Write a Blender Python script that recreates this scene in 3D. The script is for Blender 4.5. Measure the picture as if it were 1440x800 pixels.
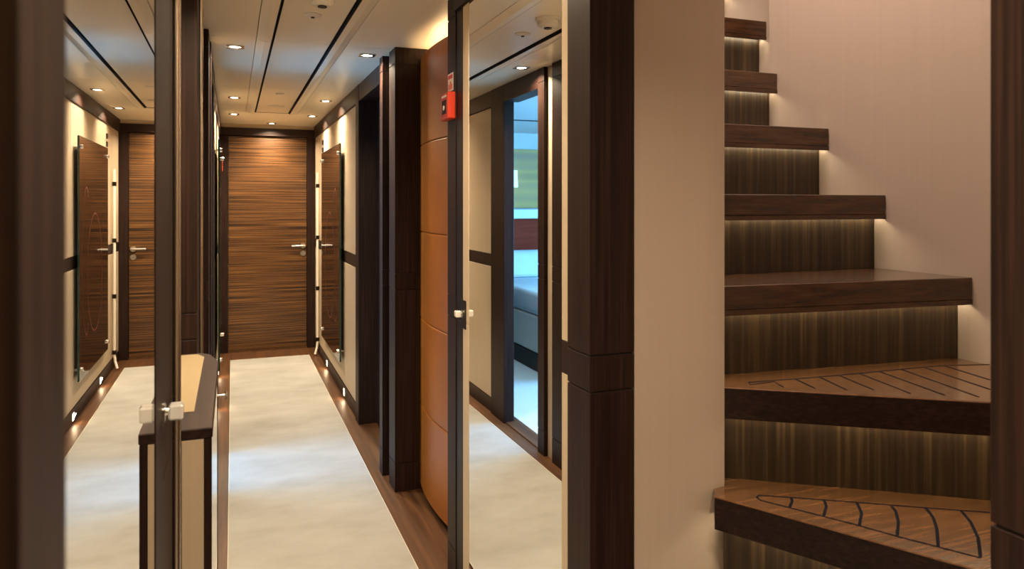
import bpy, bmesh, math, random
from mathutils import Vector, Matrix
random.seed(7)
for o in list(bpy.data.objects): bpy.data.objects.remove(o)
S = bpy.context.scene
C = S.collection
# ---------------------------------------------------------------- camera
H = 1.40            # camera height
F = 1020.0          # focal length in pixels of the 1440x800 frame
HOR = 288.0         # horizon row
VPX = 327.0         # column where the corridor axis vanishes
TH = math.atan((720 - VPX) / F); CS, SN = math.cos(TH), math.sin(TH)
cam = bpy.data.cameras.new('camera'); co = bpy.data.objects.new('camera', cam); C.objects.link(co)
cam.sensor_width = 36.0; cam.lens = F / 1440 * 36
cam.shift_y = -(400 - HOR) / 1440
co.location = (0, 0, H); co.rotation_euler = (math.pi / 2, 0, -TH)
cam.clip_start = 0.02
cam.dof.use_dof = True; cam.dof.focus_distance = 3.0; cam.dof.aperture_fstop = 8.0
S.camera = co
S.view_settings.view_transform = 'Standard'; S.view_settings.look = 'None'
S.view_settings.gamma = 1.0; S.view_settings.use_curve_mapping = False
S.view_settings.exposure = 0.1
w = bpy.data.worlds.new('world'); S.world = w; w.use_nodes = True
w.node_tree.nodes['Background'].inputs[0].default_value = (1, .85, .7, 1)
w.node_tree.nodes['Background'].inputs[1].default_value = 0.02
def area(name, loc, rot, sx, sy, power, col):
    l = bpy.data.lights.new(name, 'AREA'); l.shape = 'RECTANGLE'; l.size = sx; l.size_y = sy
    l.energy = power; l.color = col
    o = bpy.data.objects.new(name, l); C.objects.link(o); o.location = loc; o.rotation_euler = rot
    return o
# daylight through the cabin window, and the lamp of the deck above over the stairs
area('cabin_daylight', (-2.97, 4.30, 1.40), (0, -math.pi / 2, 0), .8, 1.7, 250, (.12, .46, 1.0))
area('upper_deck_light', (1.45, 1.65, 3.38), (0, 0, 0), .5, .9, 40, (1, .82, .72))
area('cabin_fill_light', (-.75, 4.30, 2.145), (0, 0, 0), .4, .4, 18, (.50, .84, 1.0))  # added lamp out of sight, brightens the bed in the cabin
DOWN_P = 10.5
# ---------------------------------------------------------------- pixel -> world (depth from the height it lies at)
def at_z(px, py, z):
    zc = (H - z) * F / (py - HOR); xc = (px - 720) / F * zc
    return Vector((xc * CS + zc * SN, zc * CS - xc * SN, z))
# ---------------------------------------------------------------- materials
M = {}
def mat(name, col, rough=.5, metal=0., spec=.5, coat=0., emit=None, estr=0.):
    m = bpy.data.materials.new(name); m.use_nodes = True
    b = m.node_tree.nodes['Principled BSDF']
    b.inputs['Base Color'].default_value = (*col, 1); b.inputs['Roughness'].default_value = rough
    b.inputs['Metallic'].default_value = metal; b.inputs['Specular IOR Level'].default_value = spec
    b.inputs['Coat Weight'].default_value = coat; b.inputs['Coat Roughness'].default_value = .08
    if emit:
        b.inputs['Emission Color'].default_value = (*emit, 1); b.inputs['Emission Strength'].default_value = estr
    M[name] = m; return m
def grain(name, stops, scale, rough=.4, detail=5, bump=.0, coat=0., spec=.5, rnd=True, rvar=0.):
    """procedural wood / cloth: stretched noise in object space through a colour ramp"""
    m = mat(name, stops[0][1], rough, coat=coat, spec=spec); nt = m.node_tree; N = nt.nodes; L = nt.links
    b = N['Principled BSDF']
    tc = N.new('ShaderNodeTexCoord'); mp = N.new('ShaderNodeMapping'); mp.inputs['Scale'].default_value = scale
    if rnd:
        oi = N.new('ShaderNodeObjectInfo'); ml = N.new('ShaderNodeMath'); ml.operation = 'MULTIPLY'; ml.inputs[1].default_value = 37.
        L.new(oi.outputs['Random'], ml.inputs[0]); L.new(ml.outputs[0], mp.inputs['Location'])
    L.new(tc.outputs['Object'], mp.inputs['Vector'])
    nz = N.new('ShaderNodeTexNoise'); nz.inputs['Scale'].default_value = 1.; nz.inputs['Detail'].default_value = detail
    nz.inputs['Roughness'].default_value = .6; L.new(mp.outputs[0], nz.inputs['Vector'])
    cr = N.new('ShaderNodeValToRGB'); e = cr.color_ramp.elements
    e[0].position, e[0].color = stops[0][0], (*stops[0][1], 1); e[1].position, e[1].color = stops[-1][0], (*stops[-1][1], 1)
    for p, c in stops[1:-1]:
        q = e.new(p); q.color = (*c, 1)
    L.new(nz.outputs['Fac'], cr.inputs[0]); L.new(cr.outputs[0], b.inputs['Base Color'])
    if bump:
        bp = N.new('ShaderNodeBump'); bp.inputs['Strength'].default_value = bump; bp.inputs['Distance'].default_value = .002
        L.new(nz.outputs['Fac'], bp.inputs['Height']); L.new(bp.outputs[0], b.inputs['Normal'])
    if rvar:
        mr = N.new('ShaderNodeMapRange'); mr.inputs['To Min'].default_value = rough - rvar; mr.inputs['To Max'].default_value = rough + rvar
        L.new(nz.outputs['Fac'], mr.inputs['Value']); L.new(mr.outputs[0], b.inputs['Roughness'])
    return m
WD = [(.30, (.0080, .0032, .0024)), (.52, (.0185, .0080, .0056)), (.72, (.038, .0175, .0115))]
grain('wenge_v', WD, (150, 150, 2.2), .50, bump=.08, rvar=.06, spec=.20)
grain('wenge_x', WD, (2.2, 90, 150), .48, bump=.08, rvar=.06, spec=.25)
grain('wenge_y', WD, (90, 2.2, 150), .46, bump=.08, rvar=.06, spec=.25)
grain('riser_wood', [(.28, (.013, .0072, .0034)), (.5, (.036, .0215, .0098)), (.75, (.105, .067, .028))], (70, 70, 1.6), .42, bump=.1)
grain('tread_wood', [(.3, (.028, .0125, .006)), (.55, (.062, .028, .012)), (.75, (.10, .045, .018))], (5, 60, 60), .24, bump=.04, coat=.4)
grain('winder_wood', [(.3, (.105, .046, .017)), (.55, (.150, .070, .026)), (.75, (.20, .098, .038))], (5, 60, 60), .25, bump=.04, coat=.4)
grain('zebrano', [(.38, (.010, .004, .0016)), (.46, (.045, .018, .005)), (.53, (.115, .049, .0125)), (.61, (.190, .088, .024))], (.8, 3, 135), .42, detail=4, bump=.03, coat=.15, rnd=False)
grain('cream', [(.3, (.50, .405, .285)), (.7, (.54, .44, .315))], (60, 60, 1.2), .45, detail=3, spec=.3)
grain('cream_wall', [(.2, (.475, .385, .305)), (.8, (.505, .41, .328))], (60, 60, .9), .5, detail=3)
grain('ceiling_lacquer', [(.3, (.87, .78, .605)), (.7, (.89, .80, .625))], (1.5, 1.5, 1.5), .36, detail=2, coat=.08)
grain('carpet', [(.28, (.250, .244, .224)), (.5, (.298, .293, .274)), (.72, (.340, .337, .320))], (2.2, 4.0, 3), .95, detail=5, spec=.1, rnd=False)
grain('carpet_edge', [(.3, (.40, .37, .31)), (.7, (.46, .43, .36))], (300, 300, 300), .9, spec=.1)
grain('walnut_floor', [(.28, (.032, .013, .004)), (.5, (.070, .027, .008)), (.75, (.125, .050, .015))], (55, 2.0, 55), .42, bump=.03, coat=.0, rnd=False)
grain('leather', [(.3, (.29, .088, .006)), (.7, (.33, .102, .008))], (6, 6, 6), .36, detail=4, coat=.0, spec=.35)
grain('dark_glass', [(.3, (.010, .003, .0025)), (.7, (.020, .006, .0045))], (3, 3, 45), .05, spec=.35)
grain('bed_linen', [(.3, (.70, .70, .70)), (.7, (.80, .80, .80))], (7, 7, 7), .8, bump=.6, spec=.2)
grain('cabin_wall', [(.3, (.62, .60, .55)), (.7, (.66, .64, .59))], (3, 3, 3), .6)
grain('cabin_carpet', [(.3, (.50, .50, .47)), (.7, (.58, .58, .55))], (90, 90, 90), .95, spec=.1)
grain('headboard_wood', [(.3, (.24, .030, .012)), (.7, (.33, .045, .020))], (3, 60, 60), .6, spec=.05)
grain('art_canvas', [(.30, (.40, .24, .10)), (.44, (.62, .38, .11)), (.56, (.42, .26, .13)), (.70, (.64, .40, .13))], (.15, .15, 4.2), .7, detail=1, rnd=False)
mat('chrome', (.82, .80, .77), .12, 1.)
mat('brushed_steel', (.72, .68, .62), .25, 1.)
mat('champagne', (.62, .54, .47), .22, 1.)
mat('mirror', (.90, .895, .87), .004, 1.)
mat('black_gap', (.004, .003, .003), .6)
mat('bronze_trim', (.010, .006, .005), .42, spec=.2)
mat('tan_inlay', (.235, .178, .098), .5, spec=.2)
mat('white_plastic', (.74, .70, .62), .4)
mat('white_paint', (.75, .70, .60), .35)
mat('red_plastic', (.46, .030, .010), .35)
mat('red_print', (.62, .04, .03), .5)
mat('pink_line', (.16, .045, .038), .3)
mat('green_glass', (.012, .045, .035), .05, spec=.8)
mat('crystal', (.95, .95, .93), .08, .35, coat=1.)
mat('lamp_glow', (1, 1, 1), .5, emit=(1, .86, .66), estr=26)
mat('step_glow', (1, 1, 1), .5, emit=(1, .84, .62), estr=5)
mat('led_glow', (1, 1, 1), .5, emit=(1, .83, .56), estr=16)
mat('cove_glow', (1, 1, 1), .5, emit=(1, .70, .34), estr=22)
mat('window_glow', (.5, .7, .9), .2, emit=(.25, .65, 1.0), estr=3)
mat('shade_glow', (.8, .8, .75), .7, emit=(.55, .85, 1.0), estr=.9)
mat('inlay_black', (.006, .007, .012), .85, spec=.1)
mat('leather_back', (.05, .02, .01), .6)
# ---------------------------------------------------------------- mesh helpers
def add_box(bm, x0, x1, y0, y1, z0, z1, bev=0., seg=1):
    r = bmesh.ops.create_cube(bm, size=1.); vs = r['verts']
    for v in vs:
        v.co = Vector(((x0 + x1) / 2 + v.co.x * (x1 - x0), (y0 + y1) / 2 + v.co.y * (y1 - y0), (z0 + z1) / 2 + v.co.z * (z1 - z0)))
    if bev:
        es = list({e for v in vs for e in v.link_edges})
        bmesh.ops.bevel(bm, geom=es, offset=bev, segments=seg, profile=.5, affect='EDGES')
def add_cyl(bm, p0, p1, r0, r1=None, seg=16, caps=True):
    p0, p1 = Vector(p0), Vector(p1); r1 = r0 if r1 is None else r1
    d = (p1 - p0); q = d.to_track_quat('Z', 'Y')
    a, b = [], []
    for k in range(seg):
        t = 2 * math.pi * k / seg; u = q @ Vector((math.cos(t), math.sin(t), 0))
        a.append(bm.verts.new(p0 + u * r0)); b.append(bm.verts.new(p1 + u * r1))
    for k in range(seg):
        j = (k + 1) % seg; bm.faces.new((a[k], a[j], b[j], b[k]))
    if caps: bm.faces.new(a[::-1]); bm.faces.new(b)
def add_prism(bm, pts, z0, z1, bev=0.):
    a = [bm.verts.new((p[0], p[1], z0)) for p in pts]; b = [bm.verts.new((p[0], p[1], z1)) for p in pts]
    n = len(pts); fs = []
    for k in range(n):
        j = (k + 1) % n; fs.append(bm.faces.new((a[k], a[j], b[j], b[k])))
    fs.append(bm.faces.new(a[::-1])); fs.append(bm.faces.new(b))
    bmesh.ops.recalc_face_normals(bm, faces=fs)
    if bev:
        bmesh.ops.bevel(bm, geom=list({e for f in fs for e in f.edges}), offset=bev, segments=1, profile=.5, affect='EDGES')
def add_tube(bm, pts, r, seg=8):
    for k in range(len(pts) - 1): add_cyl(bm, pts[k], pts[k + 1], r, seg=seg)
def obj(name, bm, m, parent=None, smooth=False):
    me = bpy.data.meshes.new(name)
    bmesh.ops.recalc_face_normals(bm, faces=bm.faces[:])
    lo = Vector([min(v.co[i] for v in bm.verts) for i in range(3)]); hi = Vector([max(v.co[i] for v in bm.verts) for i in range(3)])
    org = Vector(((lo.x + hi.x) / 2, (lo.y + hi.y) / 2, lo.z))
    for v in bm.verts: v.co -= org
    bm.to_mesh(me); bm.free()
    if smooth:
        for p in me.polygons: p.use_smooth = True
        me.set_sharp_from_angle(angle=math.radians(35))
    me.materials.append(M[m] if isinstance(m, str) else m)
    o = bpy.data.objects.new(name, me); C.objects.link(o)
    if parent is not None:
        o.parent = parent; o.location = org - worg(parent)
    else: o.location = org
    return o
def worg(o):
    p = Vector(o.location); q = o.parent
    while q is not None: p = p + Vector(q.location); q = q.parent
    return p
def box(name, x0, x1, y0, y1, z0, z1, m, parent=None, bev=0., seg=1):
    bm = bmesh.new(); add_box(bm, x0, x1, y0, y1, z0, z1, bev, seg); return obj(name, bm, m, parent)
def empty(name, loc):
    o = bpy.data.objects.new(name, None); C.objects.link(o); o.location = loc; o.empty_display_size = .1; return o
def tag(o, label, cat=None, group=None, kind=None):
    o['label'] = label
    if cat: o['category'] = cat
    if group: o['group'] = group
    if kind: o['kind'] = kind
    return o
def structure(o, label=None, cat=None):
    o['kind'] = 'structure'
    if label: o['label'] = label
    if cat: o['category'] = cat
    return o
def copy_tree(o, loc=None, parent=None):
    c = o.copy(); C.objects.link(c)
    if parent is not None: c.parent = parent
    if loc is not None: c.location = loc
    for ch in [q for q in bpy.data.objects if q.parent == o]: copy_tree(ch, None, c)
    return c
# ---------------------------------------------------------------- the shell
XL, XR, YE, CZ = -.098, .761, 7.37, 2.17
BAND0, BAND1, CORN = .985, 1.066, 2.06
structure(box('floor', -3.1, 2.25, -1.6, 7.6, -.10, 0, 'walnut_floor'), 'glossy brown walnut floor along the carpet edges', 'floor')
# ceiling: dark backing seen in the shadow gaps, cream lacquered panels hung below it
ceil = structure(box('ceiling', -.20, 1.097, -1.6, 7.6, CZ + .025, CZ + .08, 'black_gap'), 'cream lacquered ceiling with a centre panel between two black grooves', 'ceiling')
JY = [-1.6, -.91, .58, 2.07, 3.56, 5.05, 6.395]
g = .0012
def cpanel(x0, x1, y0, y1): box('ceiling_panel', x0 + g, x1 - g, y0 + g, y1 - g, CZ, CZ + .0245, 'ceiling_lacquer', ceil, .001)
for a, b in zip(JY[:-1], JY[1:]):
    cpanel(-.195, .103, a, b)
    cpanel(.515, .76 if b <= .6 else 1.09, a, b)
    box('centre_panel', .182, .436, a + g, b - (.014 if b == JY[-1] else g), CZ, CZ + .0245, 'ceiling_lacquer', ceil, .001)
    for s, (xa, xb, xc) in enumerate(((.1045, .140, .168), (.5135, .478, .450))):
        bm = bmesh.new(); pr = [(xa, CZ), (xb, CZ - .011), (xc, CZ - .011), (xc, CZ + .0245), (xa, CZ + .0245)]
        va = [bm.verts.new((x, a + g, z)) for x, z in pr]; vb = [bm.verts.new((x, b - g, z)) for x, z in pr]
        for k in range(5): bm.faces.new((va[k], va[(k + 1) % 5], vb[(k + 1) % 5], vb[k]))
        bm.faces.new(va); bm.faces.new(vb[::-1]); obj('groove_moulding', bm, 'ceiling_lacquer', ceil)
for x0, x1, z0 in ((.4487, .4499, CZ - .011), (.1681, .1693, CZ - .011), (.1807, .1819, CZ), (.4361, .4373, CZ)):
    box('groove_shade_strip', x0, x1, -1.6, 6.39, z0, CZ + .0249, 'black_gap', ceil)  # black strips added to keep the lit groove sides dark, as if shaded
box('groove_shade_strip', .168, .45, 6.3925, 6.396, CZ - .001, CZ + .0249, 'black_gap', ceil)
cpanel(-.195, 1.09, 6.397, 7.6)
# ---------------------------------------------------------------- panelled walls
def panelled(name, x, side, y0, y1, seams, label, thick=.085):
    """side +1: panels face +X (left wall), -1: face -X (right wall)"""
    s = side
    def bx(n, d0, d1, a, b, z0, z1, m, p, bev=.0015):
        xa, xb = sorted((x + s * d0, x + s * d1)); return box(n, xa, xb, a, b, z0, z1, m, p, bev)
    wl = structure(bx(name, -thick, -.012, y0, y1, 0, CZ, 'black_gap', None, 0), label, 'wall')
    ys = [y0] + seams + [y1]
    for a, b in zip(ys[:-1], ys[1:]):
        bx('lower_panel', -.0119, 0, a + .0015, b - .0015, .095, BAND0 - .003, 'cream', wl)
        bx('upper_panel', -.0119, 0, a + .0015, b - .0015, BAND1 + .003, CORN - .002, 'cream', wl)
        bx('chair_band', -.0119, -.001, a + .0015, b - .0015, BAND0, BAND1, 'wenge_y', wl)
    bx('cornice', -.0119, .012, y0, y1, CORN, CZ - .001, 'wenge_y', wl)
    bx('skirting', -.0119, .006, y0, y1, 0, .092, 'wenge_y', wl)
    return wl
panelled('wall_right', XR, -1, 4.78, YE, [5.30, 6.60], 'cream panelled wall with dark chair band, cornice and skirting, holding the dark glass picture')
panelled('wall_left', -.115, 1, 4.60, YE, [5.30, 6.60], 'cream panelled wall with dark chair band beside the cabin doorway')
# ---------------------------------------------------------------- pilasters
TN = [0]
def pilaster(x0, x1, y0, y1, label, ztop=CZ - .001, m='wenge_v'):
    TN[0] += 1
    t = structure(empty('trim_%d' % TN[0], ((x0 + x1) / 2, (y0 + y1) / 2, 0)), label, 'pilaster')
    i = .004
    box('core', x0 + i, x1 - i, y0 + i, y1 - i, 0, ztop - .001, 'black_gap', t)
    for n, a, b in (('plinth', 0, .135), ('lower_shaft', .139, BAND0 - .002), ('chair_band', BAND0 + .002, BAND1 - .002), ('upper_shaft', BAND1 + .002, 2.088), ('capital', 2.092, ztop)):
        box(n, x0, x1, y0, y1, a, b, m, t, .0006)
    return t
pilaster(.735, .847, 1.43, 1.545, 'broad dark wood pilaster at the edge of the cream stair partition')
pilaster(.742, .85, .40, .53, 'dark wood pilaster on the near side of the stair opening')
pilaster(.757, .90, 2.535, 2.64, 'dark wood pilaster carrying the red call point beside the orange panel')
pilaster(.738, .93, 3.50, 3.64, 'dark wood pilaster between the orange leather panel and the dark cabin door')
pilaster(.722, .80, 3.735, 3.81, 'slim dark wood post at the near jamb of the dark cabin door')
pilaster(-.16, -.064, .275, .345, 'dark wood post at the near edge of the left mirror door')
pilaster(-.16, XL, 1.205, 1.40, 'dark wood post behind the left crystal knob')
pilaster(-.20, -.102, 2.44, 2.60, 'dark wood pilaster rising behind the half-height cabinet')
pilaster(-.20, XL, 3.44, 3.60, 'dark wood pilaster opposite the right mirror door, near the blue cabin doorway')
pilaster(-.20, -.095, 3.702, 3.79, 'dark wood post at the near jamb of the blue cabin doorway')
# polished beads on the left pilasters' edges
for x, y, r, lb in ((-.0935, 1.4095, .0085, 'polished vertical bead along the dark post by the crystal knob'), (-.0985, 2.6105, .0085, 'polished vertical bead along the pilaster behind the cabinet')):
    TN[0] += 1
    bm = bmesh.new(); add_cyl(bm, (x, y, 0), (x, y, CZ - .002), r, seg=16)
    structure(obj('trim_%d' % TN[0], bm, 'champagne', None, True), lb, 'trim')
# ---------------------------------------------------------------- plain walls
def plain(name, boxes, m, label):
    bm = bmesh.new()
    for b in boxes: add_box(bm, *b)
    return structure(obj(name, bm, m), label, 'wall')
plain('wall_partition', [(.85, 1.097, 1.435, 2.50, 0, 3.40), (.79, .85, 1.546, 2.50, 0, CZ), (.96, 1.097, 2.50, 3.72, 0, 3.40), (.90, .96, 2.50, 2.66, 0, CZ)], 'cream_wall', 'cream wall end between the mirror door and the staircase')
plain('wall_stair', [(1.93, 2.13, .40, 2.252, 0, 3.40), (2.045, 2.13, 2.252, 3.62, 0, 3.40)], 'cream_wall', 'smooth cream wall climbing beside the staircase')
plain('wall_stair_near', [(.85, 2.02, .30, .40, 0, 3.40)], 'cream_wall', 'cream wall closing the stairwell behind the dark post')
plain('wall_stair_back', [(1.097, 2.13, 3.62, 3.72, 0, 3.40)], 'cream_wall', 'cream wall at the top of the staircase')
plain('wall_stair_header', [(.76, .846, .30, 1.43, CZ - .05, 3.40), (.846, 1.0, 1.3, 1.43, CZ + .1, 3.4)], 'cream_wall', 'header above the stair opening')
structure(box('ceiling_stairwell', .76, 2.13, .30, 3.72, 3.40, 3.46, 'white_paint'), 'white ceiling high above the staircase', 'ceiling')
plain('wall_near_right', [(.77, .85, -1.6, .399, 0, CZ)], 'cream', 'cream wall beside the camera')
plain('wall_near_left', [(-.20, -.11, -1.6, .274, 0, CZ)], 'cream', 'cream wall beside the left post')
plain('wall_near_back', [(-.20, .85, -1.7, -1.6, 0, CZ)], 'cream', 'cream wall closing the corridor behind')
plain('wall_left_backing', [(-.26, -.2001, .25, 3.79, 0, CZ), (-.2, -.161, 1.2, 2.44, 0, CZ)], 'cream', 'cream recess wall behind the half-height cabinet')
plain('wall_door_recess', [(.90, .96, 3.64, 4.80, 0, CZ), (.80, .96, 3.645, 3.81, 0, CZ)], 'black_gap', 'dark recess around the cabin door')
# end wall
endw = structure(box('wall_end', -.20, .95, YE + .06, YE + .14, 0, CZ, 'cream'), 'cream strip of wall above the zebra wood door', 'wall')
box('wall_strip', -.115, XR, YE, YE + .06, 2.135, CZ - .001, 'cream', endw)
# ---------------------------------------------------------------- end door
d = structure(empty('door_1', (.32, YE, 0)), 'zebra-striped wooden door closing the corridor end', 'door')
leaf = box('door_leaf', -.037, .681, YE + .012, YE + .055, .008, 2.055, 'zebrano', d, .002)
box('jamb', -.115, -.040, YE - .02, YE + .06, 0, 2.06, 'wenge_v', d, .002)
box('jamb', .684, XR, YE - .02, YE + .06, 0, 2.06, 'wenge_v', d, .002)
box('header', -.115, XR, YE - .02, YE + .06, 2.061, 2.134, 'wenge_x', d, .002)
box('threshold', -.04, .684, YE - .012, YE + .058, 0, .007, 'walnut_floor', d)
bm = bmesh.new(); add_cyl(bm, (.645, YE + .012, 1.0), (.645, YE - .004, 1.0), .026, seg=20); add_cyl(bm, (.645, YE - .004, 1.0), (.645, YE - .045, 1.0), .010)
add_cyl(bm, (.655, YE - .045, 1.0), (.535, YE - .045, 1.0), .0105); lv = obj('lever_handle', bm, 'brushed_steel', leaf, True); lv['label'] = 'brushed steel lever handle'
bm = bmesh.new(); add_cyl(bm, (.645, YE + .012, .925), (.645, YE + .002, .925), .026, seg=20); ks = obj('escutcheon', bm, 'brushed_steel', leaf, True); ks['label'] = 'round steel lock plate'
# ---------------------------------------------------------------- crystal knob
def knob(parent, x, y, z, s):
    bm = bmesh.new()
    add_cyl(bm, (x, y, z), (x + s * .004, y, z), .014, seg=16)
    add_cyl(bm, (x + s * .004, y, z), (x + s * .012, y, z), .0055, .0045, seg=12)
    r = obj('knob_stem', bm, 'chrome', parent, True)
    bm = bmesh.new(); xa, xb = sorted((x + s * .0085, x + s * .0285))
    add_box(bm, xa, xb, y - .0115, y + .0115, z - .0115, z + .0115, .0028, 1)
    k = obj('crystal_knob', bm, 'crystal', r); k['label'] = 'faceted crystal knob'
# mirror doors
d = structure(empty('door_2', (XR, 2.0, 0)), 'tall mirror door with crystal knob between the pilaster and the stair partition', 'door')
box('mirror_pane', XR, XR + .006, 1.632, 2.386, .012, 2.10, 'mirror', d)
box('door_core', XR + .0062, XR + .028, 1.590, 2.533, .012, 2.10, 'wenge_v', d)
for (a, b, m) in ((2.388, 2.455, 'cream'), (1.592, 1.630, 'cream'), (2.457, 2.533, 'bronze_trim')):
    for z0, z1, mm in ((.012, BAND0, m), (BAND0 + .001, BAND1, 'wenge_v' if b < 2 else m), (BAND1 + .001, 2.10, m)):
        box('edge_strip' if m == 'cream' else 'stile', XR - .001, XR + .006, a, b, z0, z1, mm, d, .001)
box('lock_plate', XR - .004, XR - .0012, 2.415, 2.462, .965, 1.065, 'bronze_trim', d, .001)
knob(d, XR - .004, 2.447, 1.017, -1)
box('lintel', XR - .012, XR + .028, 1.546, 2.534, 2.102, CZ - .002, 'wenge_y', d)
d = structure(empty('door_3', (XL, .8, 0)), 'mirror door with crystal knob beside the dark post, reflecting the picture wall', 'door')
box('mirror_pane', XL - .006, XL, .362, 1.088, .012, 2.10, 'mirror', d)
box('door_core', XL - .028, XL - .0062, .348, 1.203, .012, 2.10, 'wenge_v', d)
box('stile', XL - .006, XL + .001, 1.090, 1.203, .012, 2.10, 'wenge_v', d, .001)
box('stile', XL - .006, XL + .001, .348, .360, .012, 2.10, 'wenge_v', d, .001)
box('lintel', XL - .028, XL + .001, .348, 1.203, 2.102, CZ - .002, 'wenge_y', d)
knob(d, XL + .001, 1.192, 1.092, 1)
d = structure(empty('door_4', (-.12, 3.0, 0)), 'mirror door seen edge-on beyond the half-height cabinet', 'door')
box('mirror_pane', -.126, -.12, 2.625, 3.43, .012, 2.10, 'mirror', d)
box('door_core', -.16, -.1262, 2.60, 3.44, .0, CZ - .002, 'wenge_v', d)
knob(d, -.12, 2.66, 1.0, 1)
# infill strip between the pilaster and the doorway post on the left
sw = structure(box('trim_21', -.20, -.118, 3.601, 3.701, 0, CZ, 'cream'), 'narrow cream strip between dark pilaster and doorway post', 'trim')
# ---------------------------------------------------------------- right cabin door (closed, dark)
d = structure(empty('door_5', (.86, 4.23, 0)), 'dark wood cabin door set deep in its frame', 'door')
box('door_leaf', .862, .899, 3.812, 4.655, .008, 2.055, 'wenge_v', d, .002)
box('jamb', .748, .899, 4.66, 4.779, 0, CZ - .001, 'wenge_v', d, .002)
box('lintel', .750, .899, 3.812, 4.658, 2.061, CZ - .001, 'wenge_y', d, .002)
box('lock_plate', .857, .8618, 4.25, 4.32, .93, 1.10, 'bronze_trim', d, .001)
bm = bmesh.new(); add_cyl(bm, (.857, 4.285, 1.02), (.825, 4.285, 1.02), .008); add_cyl(bm, (.825, 4.295, 1.02), (.825, 4.17, 1.02), .008); obj('lever_handle', bm, 'brushed_steel', d, True)
# left doorway casing
d = structure(empty('door_6', (-.15, 4.1, 0)), 'open doorway into the blue-lit cabin, framed in dark wood', 'door')
box('jamb', -.168, -.098, 4.35, 4.599, 0, CZ - .001, 'wenge_v', d, .002)
box('lintel', -.20, -.098, 3.791, 4.349, 2.06, CZ - .001, 'wenge_y', d, .002)
box('threshold', -.20, -.112, 3.791, 4.349, 0, .008, 'walnut_floor', d)
# ---------------------------------------------------------------- orange leather panel
lp = tag(empty('leather_wall_panel', (.90, 3.08, .03)), 'bulging orange leather panel with stitched seams between two dark pilasters', 'wall panel')
NY = 28
def lx(y): return .8405 + .25 * (y - 3.2) ** 2
zs = [.03, .43, .85, 1.27, 1.69, 2.12]
for k in range(5):
    z0, z1 = zs[k] + .0012, zs[k + 1] - .0012
    bm = bmesh.new(); prof = [(0.004, z0), (0, z0 + .004), (0, z1 - .004), (0.004, z1)]
    rows = []
    for i in range(NY + 1):
        y = 2.645 + (3.498 - 2.645) * i / NY; bk = .945 if k < 4 else lx(y) + .022
        rows.append([bm.verts.new((lx(y) + dx, y, z)) for dx, z in prof] + [bm.verts.new((bk, y, z1)), bm.verts.new((bk, y, z0))])
    for i in range(NY):
        for j in range(6): bm.faces.new((rows[i][j], rows[i][(j + 1) % 6], rows[i + 1][(j + 1) % 6], rows[i + 1][j]))
    bm.faces.new(rows[0]); bm.faces.new(rows[-1][::-1])
    obj('leather_pad', bm, 'leather', lp, True)
box('base', .885, .945, 2.645, 3.498, 0, .0295, 'leather_back', lp)
st = box('cove_light', .912, .932, 2.86, 3.49, 2.086, 2.092, 'cove_glow', lp); st['label'] = 'warm light strip on top of the panel'
# ---------------------------------------------------------------- carpet runner
cr = tag(empty('carpet_runner', (.32, 3, 0)), 'long ivory carpet runner down the corridor floor', 'carpet')
box('pile', -.015, .659, -1.55, 6.95, .0005, .011, 'carpet', cr)
for x0, x1 in ((-.019, -.0152), (.6592, .663)): box('bound_edge', x0, x1, -1.55, 6.953, .0005, .0115, 'carpet_edge', cr)
box('bound_edge', -.015, .659, 6.9502, 6.954, .0005, .0115, 'carpet_edge', cr)
# ---------------------------------------------------------------- staircase
stc = tag(empty('staircase', (1.5, 1.4, 0)), 'dark wood winding staircase with lights glowing under every tread', 'staircase')
T = .0756; Z1 = .73; R = .2335
def offs(p, q, d):
    """shift line p-q by d to its left"""
    v = Vector((q[0] - p[0], q[1] - p[1])); n = Vector((-v.y, v.x)).normalized() * d
    return (p[0] + n.x, p[1] + n.y), (q[0] + n.x, q[1] + n.y)
PX = 1.099; WX = 1.928
treads = [  # (z, front line left->right, polygon, material)
    (Z1 - 2 * .2433, ((.875, 1.40), (.875, .56)), [(.875, 1.40), (.875, .56), (1.20, .41), (1.10, 1.42)], 'tread_wood'),
    (Z1 - .2433, ((.955, 1.395), (1.17, .41)), [(.955, 1.395), (1.17, .41), (1.60, .41), (1.10, 1.42)], 'tread_wood'),
    (Z1, ((1.034, 1.388), (1.525, .47)), [(1.034, 1.388), (1.557, .41), (WX, .41), (WX, 1.02), (1.12, 1.52), (PX, 1.50), (PX, 1.434), (1.060, 1.428)], 'winder_wood'),
    (Z1 + R, ((PX, 1.438), (WX, .868)), [(PX, 1.438), (WX, .868), (WX, 1.53), (PX, 1.60)], 'winder_wood'),
    (Z1 + 2 * R, ((PX, 1.507), (WX, 1.427)), [(PX, 1.507), (WX, 1.427), (WX, 1.80), (PX, 1.80)], 'tread_wood'),
    (Z1 + 3 * R, ((PX, 1.715), (WX, 1.715)), [(PX, 1.715), (WX, 1.715), (WX, 2.03), (PX, 2.03)], 'tread_wood'),
    (Z1 + 4 * R, ((PX, 1.95), (WX, 1.95)), [(PX, 1.95), (WX, 1.95), (WX, 2.14), (PX, 2.14), ], 'tread_wood'),
    (Z1 + 5 * R, ((PX, 2.205), (WX, 2.205)), [(PX, 2.205), (WX, 2.205), (WX, 2.254), (2.043, 2.254), (2.043, 2.45), (PX, 2.45)], 'tread_wood'),
    (Z1 + 6 * R + .02, ((PX, 2.40), (2.043, 2.40)), [(PX, 2.40), (2.043, 2.40), (2.043, 2.70), (PX, 2.70)], 'tread_wood'),
    (Z1 + 7 * R + .02, ((PX, 2.63), (2.043, 2.63)), [(PX, 2.63), (2.043, 2.63), (2.043, 3.61), (PX, 3.61)], 'tread_wood'),
]
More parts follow.
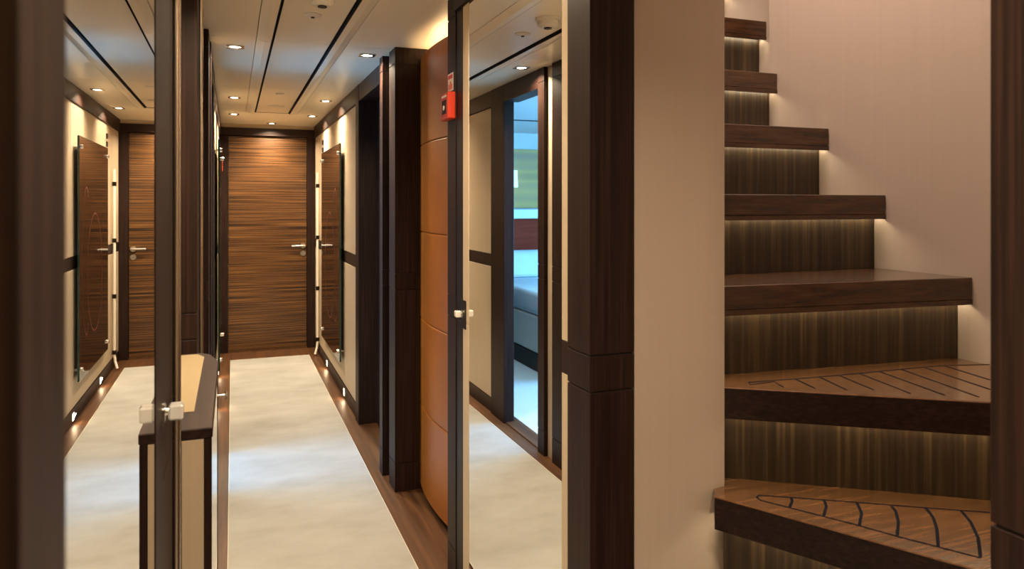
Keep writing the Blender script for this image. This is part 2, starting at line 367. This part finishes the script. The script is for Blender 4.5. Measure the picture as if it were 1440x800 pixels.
# the fifth visible tread must reach back to the riser of the next one
treads[6] = (treads[6][0], treads[6][1], [(PX, 1.95), (WX, 1.95), (WX, 2.2495), (PX, 2.2495)], 'tread_wood')
tobs = []
for i, (z, (a, b), poly, m) in enumerate(treads):
    bm = bmesh.new(); add_prism(bm, poly, z - T + .014, z, .002)
    (fa, fb), (fc, fd) = (poly[0], poly[1]), offs(poly[0], poly[1], .011)
    if i == 3: fc = (PX, fc[1] + (PX - fc[0]) * (fd[1] - fc[1]) / (fd[0] - fc[0])); fd = (WX, fd[1])
    add_prism(bm, [fa, fb, fd, fc], z - T, z - T + .0142)
    t = obj('tread', bm, m, stc); tobs.append(t)
    # dark nosing on the two honey-coloured winders
    if m == 'winder_wood':
        p, q = offs(a, b, -.0006); p2, q2 = offs(a, b, .010)
        q, q2 = (p[0] + (q[0] - p[0]) * 1.0, q[1]), q2
        bm = bmesh.new(); add_prism(bm, [p, q, offs(a, b, .0004)[1], offs(a, b, .0004)[0]], z - T + .0005, z - .003)
        n = obj('nosing', bm, 'wenge_x', t); n['label'] = 'dark wood nosing'
    # riser below, set back from the nosing, with a light strip tucked under the tread
    sb = .045
    (p, q), (p2, q2) = offs(a, b, sb), offs(a, b, sb + .02)
    zb = treads[i - 1][0] + .0005 if i else 0
    bm = bmesh.new()
    if i in (3,):   # clip at the partition and at the wall
        def clip(p, q):
            k = (q[1] - p[1]) / (q[0] - p[0]); return (PX, p[1] + k * (PX - p[0])), (WX, p[1] + k * (WX - p[0]))
        p, q = clip(p, q); p2, q2 = clip(p2, q2)
    elif i > 3:
        p = (PX, p[1]); p2 = (PX, p2[1]); q = (b[0], q[1]); q2 = (b[0], q2[1])
    add_prism(bm, [p, q, q2, p2], zb, z - T + .0135); obj('riser', bm, 'riser_wood', stc)
    l0, l1 = offs(p, q, -.022), offs(p, q, -.013)
    bm = bmesh.new(); add_prism(bm, [l0[0], l0[1], l1[1], l1[0]], z - T + .008, z - T + .0135)
    led = obj('light_strip', bm, 'led_glow', t); led['label'] = 'warm light strip under the nosing'
# black non-slip inlays on the two winders
def ribbon(parent, pts, z, wd):
    ps = [at_z(px, py, z) for px, py in pts]; bm = bmesh.new(); L_, R_ = [], []
    for k, p in enumerate(ps):
        t = (ps[min(k + 1, len(ps) - 1)] - ps[max(k - 1, 0)]); n = Vector((-t.y, t.x, 0)).normalized() * wd / 2
        L_.append((p + n)); R_.append((p - n))
    for k in range(len(ps) - 1):
        q = [L_[k], L_[k + 1], R_[k + 1], R_[k]]
        lo = [bm.verts.new((v.x, v.y, z - .0005)) for v in q]; hi = [bm.verts.new((v.x, v.y, z + .0008)) for v in q]
        bm.faces.new(hi); bm.faces.new(lo[::-1])
        for e in range(4): bm.faces.new((lo[e], lo[(e + 1) % 4], hi[(e + 1) % 4], hi[e]))
    obj('groove_inlay', bm, 'inlay_black', parent)
def zz(lst, oy): return [(980 + x / 3.13, oy + y / 3.13) for x, y in lst]
z = treads[2][0]
ribbon(tobs[2], zz([(264, 312), (272, 302), (420, 312), (700, 333), (1000, 357), (1290, 378)], 600), z, .0045)
ribbon(tobs[2], zz([(264, 312), (280, 324), (420, 360), (700, 432), (900, 488), (1250, 578)], 600), z, .0045)
for l in ([(415, 312), (420, 330), (408, 354)], [(560, 325), (570, 350), (558, 394)], [(705, 336), (725, 380), (715, 436)], [(858, 350), (876, 375), (887, 420), (882, 478)], [(1010, 360), (1040, 400), (1056, 450), (1062, 528)], [(1165, 372), (1205, 420), (1238, 490), (1248, 575)]):
    ribbon(tobs[2], zz(l, 600), z, .006)
z = treads[3][0]
ribbon(tobs[3], zz([(380, 452), (340, 428), (235, 442), (228, 431), (435, 416), (700, 393), (1000, 364), (1090, 357), (1300, 352)], 400), z, .005)
for l in ([(435, 417), (520, 458)], [(540, 408), (660, 465)], [(625, 400), (780, 465)], [(715, 392), (940, 480)], [(805, 384), (1090, 487)], [(900, 374), (1240, 495)], [(1000, 365), (1290, 462)], [(1090, 358), (1290, 420)]):
    ribbon(tobs[3], zz(l, 400), z, .005)
# ---------------------------------------------------------------- half-height cabinet on the left
ZT = .98
cb = tag(empty('console_cabinet', (-.098, 1.85, 0)), 'half-height narrow cabinet with cream inlaid dark top beside the mirror door', 'cabinet')
bm = bmesh.new(); add_prism(bm, [(-.158, 1.482), (-.035, 1.482), (-.035, 2.11), (-.058, 2.21), (-.080, 2.235), (-.158, 2.235)], ZT - .020, ZT, .002)
top = obj('top', bm, 'wenge_y', cb)
bm = bmesh.new(); add_prism(bm, [(-.156, 1.605), (-.073, 1.605), (-.073, 2.17), (-.090, 2.215), (-.156, 2.215)], ZT - .0005, ZT + .0012)
ins = obj('cream_inlay', bm, 'tan_inlay', top); ins['label'] = 'cream inlay in the dark top'
box('body', -.158, -.044, 1.492, 2.10, 0, ZT - .0205, 'black_gap', cb)
for x0, x1, m, n in ((-.050, -.0365, 'wenge_v', 'stile'), (-.089, -.0505, 'cream', 'front_panel'), (-.095, -.0895, 'wenge_v', 'stile'), (-.158, -.0955, 'cream', 'front_panel')):
    box(n, x0, x1, 1.4845, 1.4918, .012 if n == 'front_panel' else 0, ZT - .021, m, cb, .001)
box('side_mirror', -.0438, -.0375, 1.495, 2.085, .01, ZT - .023, 'mirror', cb)
box('stile', -.0438, -.0365, 2.087, 2.10, 0, ZT - .021, 'wenge_v', cb)
bm = bmesh.new(); add_cyl(bm, (-.0375, 2.03, .905), (-.016, 2.03, .905), .0035); add_cyl(bm, (-.016, 2.06, .905), (-.016, 2.00, .905), .004); obj('pull_handle', bm, 'chrome', cb, True)
# ---------------------------------------------------------------- glass pictures on both walls
def picture(xw, s, label):
    t = tag(empty('glass_picture', (xw + s * .03, 5.95, .25)), label, 'picture', 'dark glass pictures on the corridor walls')
    y0, y1, z0, z1 = 5.38, 6.53, .255, 1.850
    def bx(n, d0, d1, a, b, c, e, m, p=t):
        xa, xb = sorted((xw + s * d0, xw + s * d1)); return box(n, xa, xb, a, b, c, e, m, p)
    pane = bx('glass_pane', .022, .034, y0 + .006, y1 - .006, z0 + .006, z1 - .006, 'dark_glass')
    for a, b, c, e in ((y0, y0 + .0058, z0, z1), (y1 - .0058, y1, z0, z1), (y0 + .006, y1 - .006, z0, z0 + .0058), (y0 + .006, y1 - .006, z1 - .0058, z1)):
        bx('glass_edge', .022, .034, a, b, c, e, 'green_glass')
    for cy, cz, ry, rz, a0, a1 in ((5.95, .92, .30, .42, 0, 360), (5.62, 1.02, .16, .50, 60, 300)):
        bm = bmesh.new(); n = 40; pr = None
        for k in range(n):
            a = math.radians(a0 + (a1 - a0) * k / n); b = math.radians(a0 + (a1 - a0) * (k + 1) / n); q = []
            for an, rr in ((a, .985), (b, .985), (b, 1.015), (a, 1.015)):
                q.append((cy + ry * rr * math.cos(an), cz + rz * rr * math.sin(an)))
            f = [bm.verts.new((xw + s * .0345, y, zq)) for y, zq in q]; h = [bm.verts.new((xw + s * .0338, y, zq)) for y, zq in q]
            bm.faces.new(f); bm.faces.new(h[::-1])
        obj('printed_arc', bm, 'pink_line', pane)
    for y in (y0 + .05, y1 - .05):
        for zq in (z0 + .07, z1 - .07):
            bm = bmesh.new(); add_cyl(bm, (xw, y, zq), (xw + s * .034, y, zq), .008); add_cyl(bm, (xw + s * .034, y, zq), (xw + s * .048, y, zq), .016, .014, seg=18)
            obj('standoff', bm, 'chrome', t, True)
picture(XR, -1, 'tall dark glass picture on chrome standoffs, on the wall by the zebra door lever')
picture(-.115, 1, 'tall dark glass picture on chrome standoffs, seen edge-on on the wall past the cabin doorway')
# ---------------------------------------------------------------- fire call points and sign
def callpoint(xw, s, y, zc, label):
    t = tag(empty('fire_call_point', (xw, y, zc - .053)), label, 'call point', 'red fire call points')
    def bx(n, d0, d1, a, b, c, e, m, p=t, bev=0.):
        xa, xb = sorted((xw + s * d0, xw + s * d1)); return box(n, xa, xb, a, b, c, e, m, p, bev)
    hs = bx('housing', .0, .030, y - .050, y + .050, zc - .050, zc + .050, 'red_plastic', t, .004)
    bx('window', .0301, .0315, y - .026, y + .026, zc - .028, zc + .022, 'bronze_trim', hs)
    bx('label_strip', .0301, .0312, y - .030, y + .030, zc + .032, zc + .040, 'white_plastic', hs)
    bm = bmesh.new(); add_cyl(bm, (xw + s * .0315, y, zc - .006), (xw + s * .033, y, zc - .006), .009); obj('push_dot', bm, 'white_plastic', hs)
    return t
callpoint(.757, -1, 2.582, 1.762, 'red square fire call point on the dark pilaster beside the orange panel')
callpoint(-.115, 1, 7.20, 1.757, 'small red fire call point by the zebra wood door')
sg = tag(empty('fire_sign', (.756, 2.60, 1.81)), 'small white and red fire sign above the call point', 'sign')
box('plate', .7555, .7565, 2.562, 2.632, 1.822, 1.888, 'white_plastic', sg)
box('print', .7548, .7554, 2.568, 2.626, 1.868, 1.882, 'red_print', sg)
bm = bmesh.new()
for k in range(3): add_box(bm, .7548, .7554, 2.572 + k * .018, 2.583 + k * .018, 1.828, 1.848 + .010 * (k % 2))
obj('flame_symbol', bm, 'red_print', sg)
# ---------------------------------------------------------------- ceiling fittings
def downlight_proto():
    t = empty('downlight', (0, 0, CZ)); hw = .041; r = .029; n = 32
    bm = bmesh.new(); o0, i0, o1, i1 = [], [], [], []
    for k in range(n):
        a = 2 * math.pi * (k + .5) / n; c, s = math.cos(a), math.sin(a); q = hw / max(abs(c), abs(s))
        o0.append(bm.verts.new((c * q, s * q, -.005))); i0.append(bm.verts.new((c * r, s * r, -.0065)))
        o1.append(bm.verts.new((c * q, s * q, -.0002))); i1.append(bm.verts.new((c * r * .9, s * r * .9, -.0012)))
    for k in range(n):
        j = (k + 1) % n
        bm.faces.new((o0[k], o0[j], i0[j], i0[k])); bm.faces.new((o1[k], o0[k], o0[j], o1[j])[::-1]); bm.faces.new((i0[k], i0[j], i1[j], i1[k]))
    for v in bm.verts: v.co.z += CZ
    obj('bezel', bm, 'brushed_steel', t)
    bm = bmesh.new(); add_cyl(bm, (0, 0, CZ - .0035), (0, 0, CZ - .0010), .026, seg=24); obj('lamp_lens', bm, 'lamp_glow', t)
    l = bpy.data.lights.new('downlight_beam', 'AREA'); l.shape = 'DISK'; l.size = .050; l.energy = DOWN_P; l.spread = math.radians(140); l.color = (1, .79, .54)
    lo = bpy.data.objects.new('downlight_beam', l); C.objects.link(lo); lo.parent = t; lo.location = (0, 0, -.0045)
    l = bpy.data.lights.new('downlight_core', 'SPOT'); l.energy = 32; l.color = (1, .80, .56); l.spot_size = math.radians(82); l.spot_blend = .35; l.shadow_soft_size = .006
    lo = bpy.data.objects.new('downlight_core', l); C.objects.link(lo); lo.parent = t; lo.location = (0, 0, -.0045)
    return t
dl = downlight_proto(); first = True
DL = 'square steel downlight in the ceiling '
rows = [(.012, .30, DL + 'over the left mirror door'), (.012, 2.0, DL + 'over the half-height cabinet'), (.012, 3.77, DL + 'just before the blue cabin doorway'),
        (.012, 5.55, DL + 'above the edge-on left glass picture'), (.012, 6.57, DL + 'above the left call point'),
        (.644, .30, DL + 'over the stair opening'), (.644, 2.0, DL + 'over the right mirror door'), (.644, 3.74, DL + 'beside the dark pilasters next to the orange panel'),
        (.644, 5.50, DL + 'lighting the near side of the right glass picture'), (.644, 6.48, DL + 'lighting the far side of the right glass picture'),
        (.343, 7.19, DL + 'centred before the zebra wood door')]
for x, y, lb in rows:
    t = dl if first else copy_tree(dl); first = False
    t.location = (x, y, CZ); tag(t, lb, 'downlight', 'square ceiling downlights')
def disc(name, x, y, prof, label, m='white_plastic', slot=True):
    t = tag(empty(name, (x, y, CZ)), label, 'detector')
    bm = bmesh.new(); n = 28; rings = []
    for r, dz in prof: rings.append([bm.verts.new((x + r * math.cos(2 * math.pi * k / n), y + r * math.sin(2 * math.pi * k / n), CZ - dz)) for k in range(n)])
    for a, b in zip(rings[:-1], rings[1:]):
        for k in range(n): bm.faces.new((a[k], a[(k + 1) % n], b[(k + 1) % n], b[k]))
    bm.faces.new(rings[0][::-1]); bm.faces.new(rings[-1]); obj('body', bm, m, t, True)
    if slot:
        bm = bmesh.new(); r, dz = prof[-1]; add_cyl(bm, (x, y, CZ - dz), (x, y, CZ - dz - .004), r * .55, seg=20); obj('sensor', bm, 'bronze_trim', t)
    return t
disc('smoke_detector', .308, 2.74, [(.052, 0), (.052, .010), (.044, .014), (.044, .030), (.030, .040)], 'domed white smoke detector on the ceiling centre panel')
disc('ceiling_nozzle', .303, 3.03, [(.036, 0), (.036, .003), (.020, .008), (.013, .010)], 'small round ceiling nozzle beside the smoke detector')
disc('ceiling_nozzle', .308, 5.27, [(.030, 0), (.030, .003), (.018, .006), (.012, .007)], 'small round ceiling nozzle near the far end of the centre panel', slot=False)
v = tag(empty('ceiling_vent', (.32, 5.94, CZ)), 'flat oval cover at the far end of the ceiling centre panel', 'vent')
disc_b = bmesh.new(); add_prism(disc_b, [(.32 + .065 * math.cos(a * .3142), 5.94 + .05 * math.sin(a * .3142)) for a in range(20)], CZ - .004, CZ - .0005, .001); obj('cover', disc_b, 'white_plastic', v)
# ---------------------------------------------------------------- small wall fittings
sf = empty('step_light', (XR, 5.33, .03))
bm = bmesh.new(); add_box(bm, XR - .0085, XR - .0062, 5.33 - .030, 5.33 + .030, .018, .076, .001); obj('bezel', bm, 'brushed_steel', sf)
box('lens', XR - .0095, XR - .0086, 5.306, 5.354, .024, .070, 'step_glow', sf)
l = bpy.data.lights.new('step_beam', 'AREA'); l.shape = 'RECTANGLE'; l.size = .04; l.size_y = .04; l.energy = .35; l.color = (1, .72, .42)
lo = bpy.data.objects.new('step_beam', l); C.objects.link(lo); lo.parent = sf; lo.location = (-.014, 0, .017); lo.rotation_euler = (0, math.radians(70), 0)
tag(sf, 'small glowing step light in the skirting under the glass picture', 'step light', 'skirting step lights')
sf['label'] = 'glowing step light in the skirting under the glass picture, on the dark jamb side'
s2 = copy_tree(sf, (XR, 6.35, .03)); s2['label'] = 'glowing step light in the skirting under the glass picture, on the white pipe side'
for y in (5.33, 6.35):
    s3 = copy_tree(sf, (-.115, y, .03)); s3.rotation_euler = (0, 0, math.pi)
    s3['label'] = 'glowing step light in the skirting under the edge-on left picture, ' + ('doorway side' if y < 6 else 'zebra door side')
for k, zc in enumerate((1.958, 1.892)):
    t = tag(box('wall_sensor', XR - .012, XR - .0002, 6.66, 6.70, zc - .022, zc + .022, 'bronze_trim', None, .003), ('upper' if k == 0 else 'lower') + ' small dark wall switch between picture and zebra wood door', 'switch', 'dark switches by the end door')
rl = tag(empty('service_pipe', (.745, 6.95, 0)), 'white vertical pipe with dark clips beside the zebra wood door', 'pipe')
bm = bmesh.new(); add_tube(bm, [(.738, 6.95, 1.70), (.738, 6.95, .12), (.732, 6.945, .07), (.715, 6.93, .015)], .011, 12); obj('pipe', bm, 'white_paint', rl, True)
for zc in (1.577, 1.098, .625, .15): box('clip', .724, .7545, 6.938, 6.962, zc - .018, zc + .018, 'bronze_trim', rl, .002)
# ---------------------------------------------------------------- blue-lit cabin behind the left doorway
plain('wall_cabin_head', [(-3.1, -.2, 7.26, 7.36, 0, CZ)], 'cabin_wall', 'cabin wall behind the headboard')
plain('wall_cabin_near', [(-3.1, -.26, 2.95, 3.05, 0, CZ)], 'cabin_wall', 'near wall of the cabin')
plain('wall_cabin_hull', [(-3.1, -3.0, 3.05, 3.45, 0, CZ), (-3.1, -3.0, 5.15, 7.26, 0, CZ), (-3.1, -3.0, 3.45, 5.15, 0, 1.0), (-3.1, -3.0, 3.45, 5.15, 1.8, CZ)], 'cabin_wall', 'hull side wall of the cabin')
structure(box('ceiling_cabin', -3.1, -.2001, 2.95, 7.36, CZ, CZ + .08, 'cabin_wall'), 'pale ceiling of the cabin', 'ceiling')
wn = structure(empty('window_1', (-3.05, 4.3, 1.0)), 'wide cabin window in the hull wall', 'window')
box('pane', -3.06, -3.05, 3.47, 5.13, 1.02, 1.78, 'window_glow', wn)
for a, b, c, e in ((3.45, 3.47, 1.0, 1.8), (5.13, 5.15, 1.0, 1.8), (3.47, 5.13, 1.0, 1.02), (3.47, 5.13, 1.78, 1.8)): box('window_frame', -3.08, -3.02, a, b, c, e, 'wenge_v', wn)
tag(box('cabin_carpet', -2.99, -.205, 3.06, 7.25, .0005, .010, 'cabin_carpet'), 'pale carpet on the cabin floor under the bed', 'carpet')
box('ceiling_slot', -2.9, -.3, 6.10, 6.16, CZ - .004, CZ - .0002, 'black_gap', bpy.data.objects['ceiling_cabin'])
bd = tag(empty('bed', (-1.62, 6.2, 0)), 'white bed with dark plinth inside the blue-lit cabin', 'bed')
box('plinth', -2.42, -.84, 5.20, 7.15, .0105, .15, 'wenge_y', bd, .004)
box('bed_base', -2.44, -.855, 5.15, 7.17, .1505, .46, 'white_paint', bd, .012)
box('mattress', -2.42, -.87, 5.17, 7.15, .4605, .655, 'bed_linen', bd, .03, 3)
bm = bmesh.new(); add_box(bm, -2.45, -.845, 5.14, 6.75, .50, .664, .035, 3); obj('duvet', bm, 'bed_linen', bd, True)
tag(box('headboard', -2.60, -.60, 7.175, 7.255, .0105, 1.254, 'headboard_wood', None, .006), 'red-brown wooden headboard behind the white pillows', 'headboard')
for k, x in enumerate((-1.28, -1.99)):
    bm = bmesh.new(); add_box(bm, x - .345, x + .345, 6.84, 7.00, .656, .93, .07, 3)
    for vtx in bm.verts: vtx.co.y += (vtx.co.z - .656) * .3
    tag(obj('pillow', bm, 'bed_linen', None, True), 'plump white pillow leaning on the cabin headboard', 'pillow', 'pillows on the cabin bed')
tag(box('headboard_shelf', -2.7, -.40, 7.09, 7.258, 1.2545, 1.352, 'white_paint', None, .004), 'white ledge above the wooden headboard', 'shelf')
pt = tag(empty('abstract_painting', (-1.5, 7.25, 1.36)), 'wide green and yellow abstract painting over the bed', 'painting')
box('canvas', -2.6, -.55, 7.235, 7.258, 1.365, 1.995, 'art_canvas', pt, .003)
wlp = tag(empty('wall_lamp', (-1.05, 7.18, 1.58)), 'small white shaded wall lamp beside the painting', 'lamp')
lx0, ly0 = -1.255, 7.17
bm = bmesh.new(); add_cyl(bm, (lx0, ly0, 1.585), (lx0, ly0, 1.765), .05, .045, seg=20); obj('shade', bm, 'shade_glow', wlp, True)
bm = bmesh.new(); add_cyl(bm, (lx0, ly0, 1.67), (lx0, 7.234, 1.67), .008); add_cyl(bm, (lx0, 7.225, 1.67), (lx0, 7.2345, 1.67), .03); obj('bracket', bm, 'chrome', wlp, True)
# ---------------------------------------------------------------- unseen fixtures added around the area lamps of cabin and stairwell
mat('panel_glow', (.9, .9, .9), .5, emit=(1, .9, .8), estr=2.0)
for nm, x, y, zt, hx, hy, lb in (('unseen_ceiling_lamp', -.75, 4.30, CZ - .001, .21, .21, 'added square ceiling lamp out of sight in the cabin, brightening the bed'), ('unseen_ceiling_lamp', 1.45, 1.65, 3.399, .27, .47, 'wide ceiling lamp high above the staircase')):
    t = tag(empty(nm, (x, y, zt)), lb, 'lamp')
    for a, b, c, e in ((x - hx, x + hx, y - hy, y - hy + .012), (x - hx, x + hx, y + hy - .012, y + hy), (x - hx, x - hx + .012, y - hy + .0121, y + hy - .0121), (x + hx - .012, x + hx, y - hy + .0121, y + hy - .0121)):
        box('frame', a, b, c, e, zt - .018, zt, 'brushed_steel', t)
    box('diffuser', x - hx + .0125, x + hx - .0125, y - hy + .0125, y + hy - .0125, zt - .010, zt - .001, 'panel_glow', t)
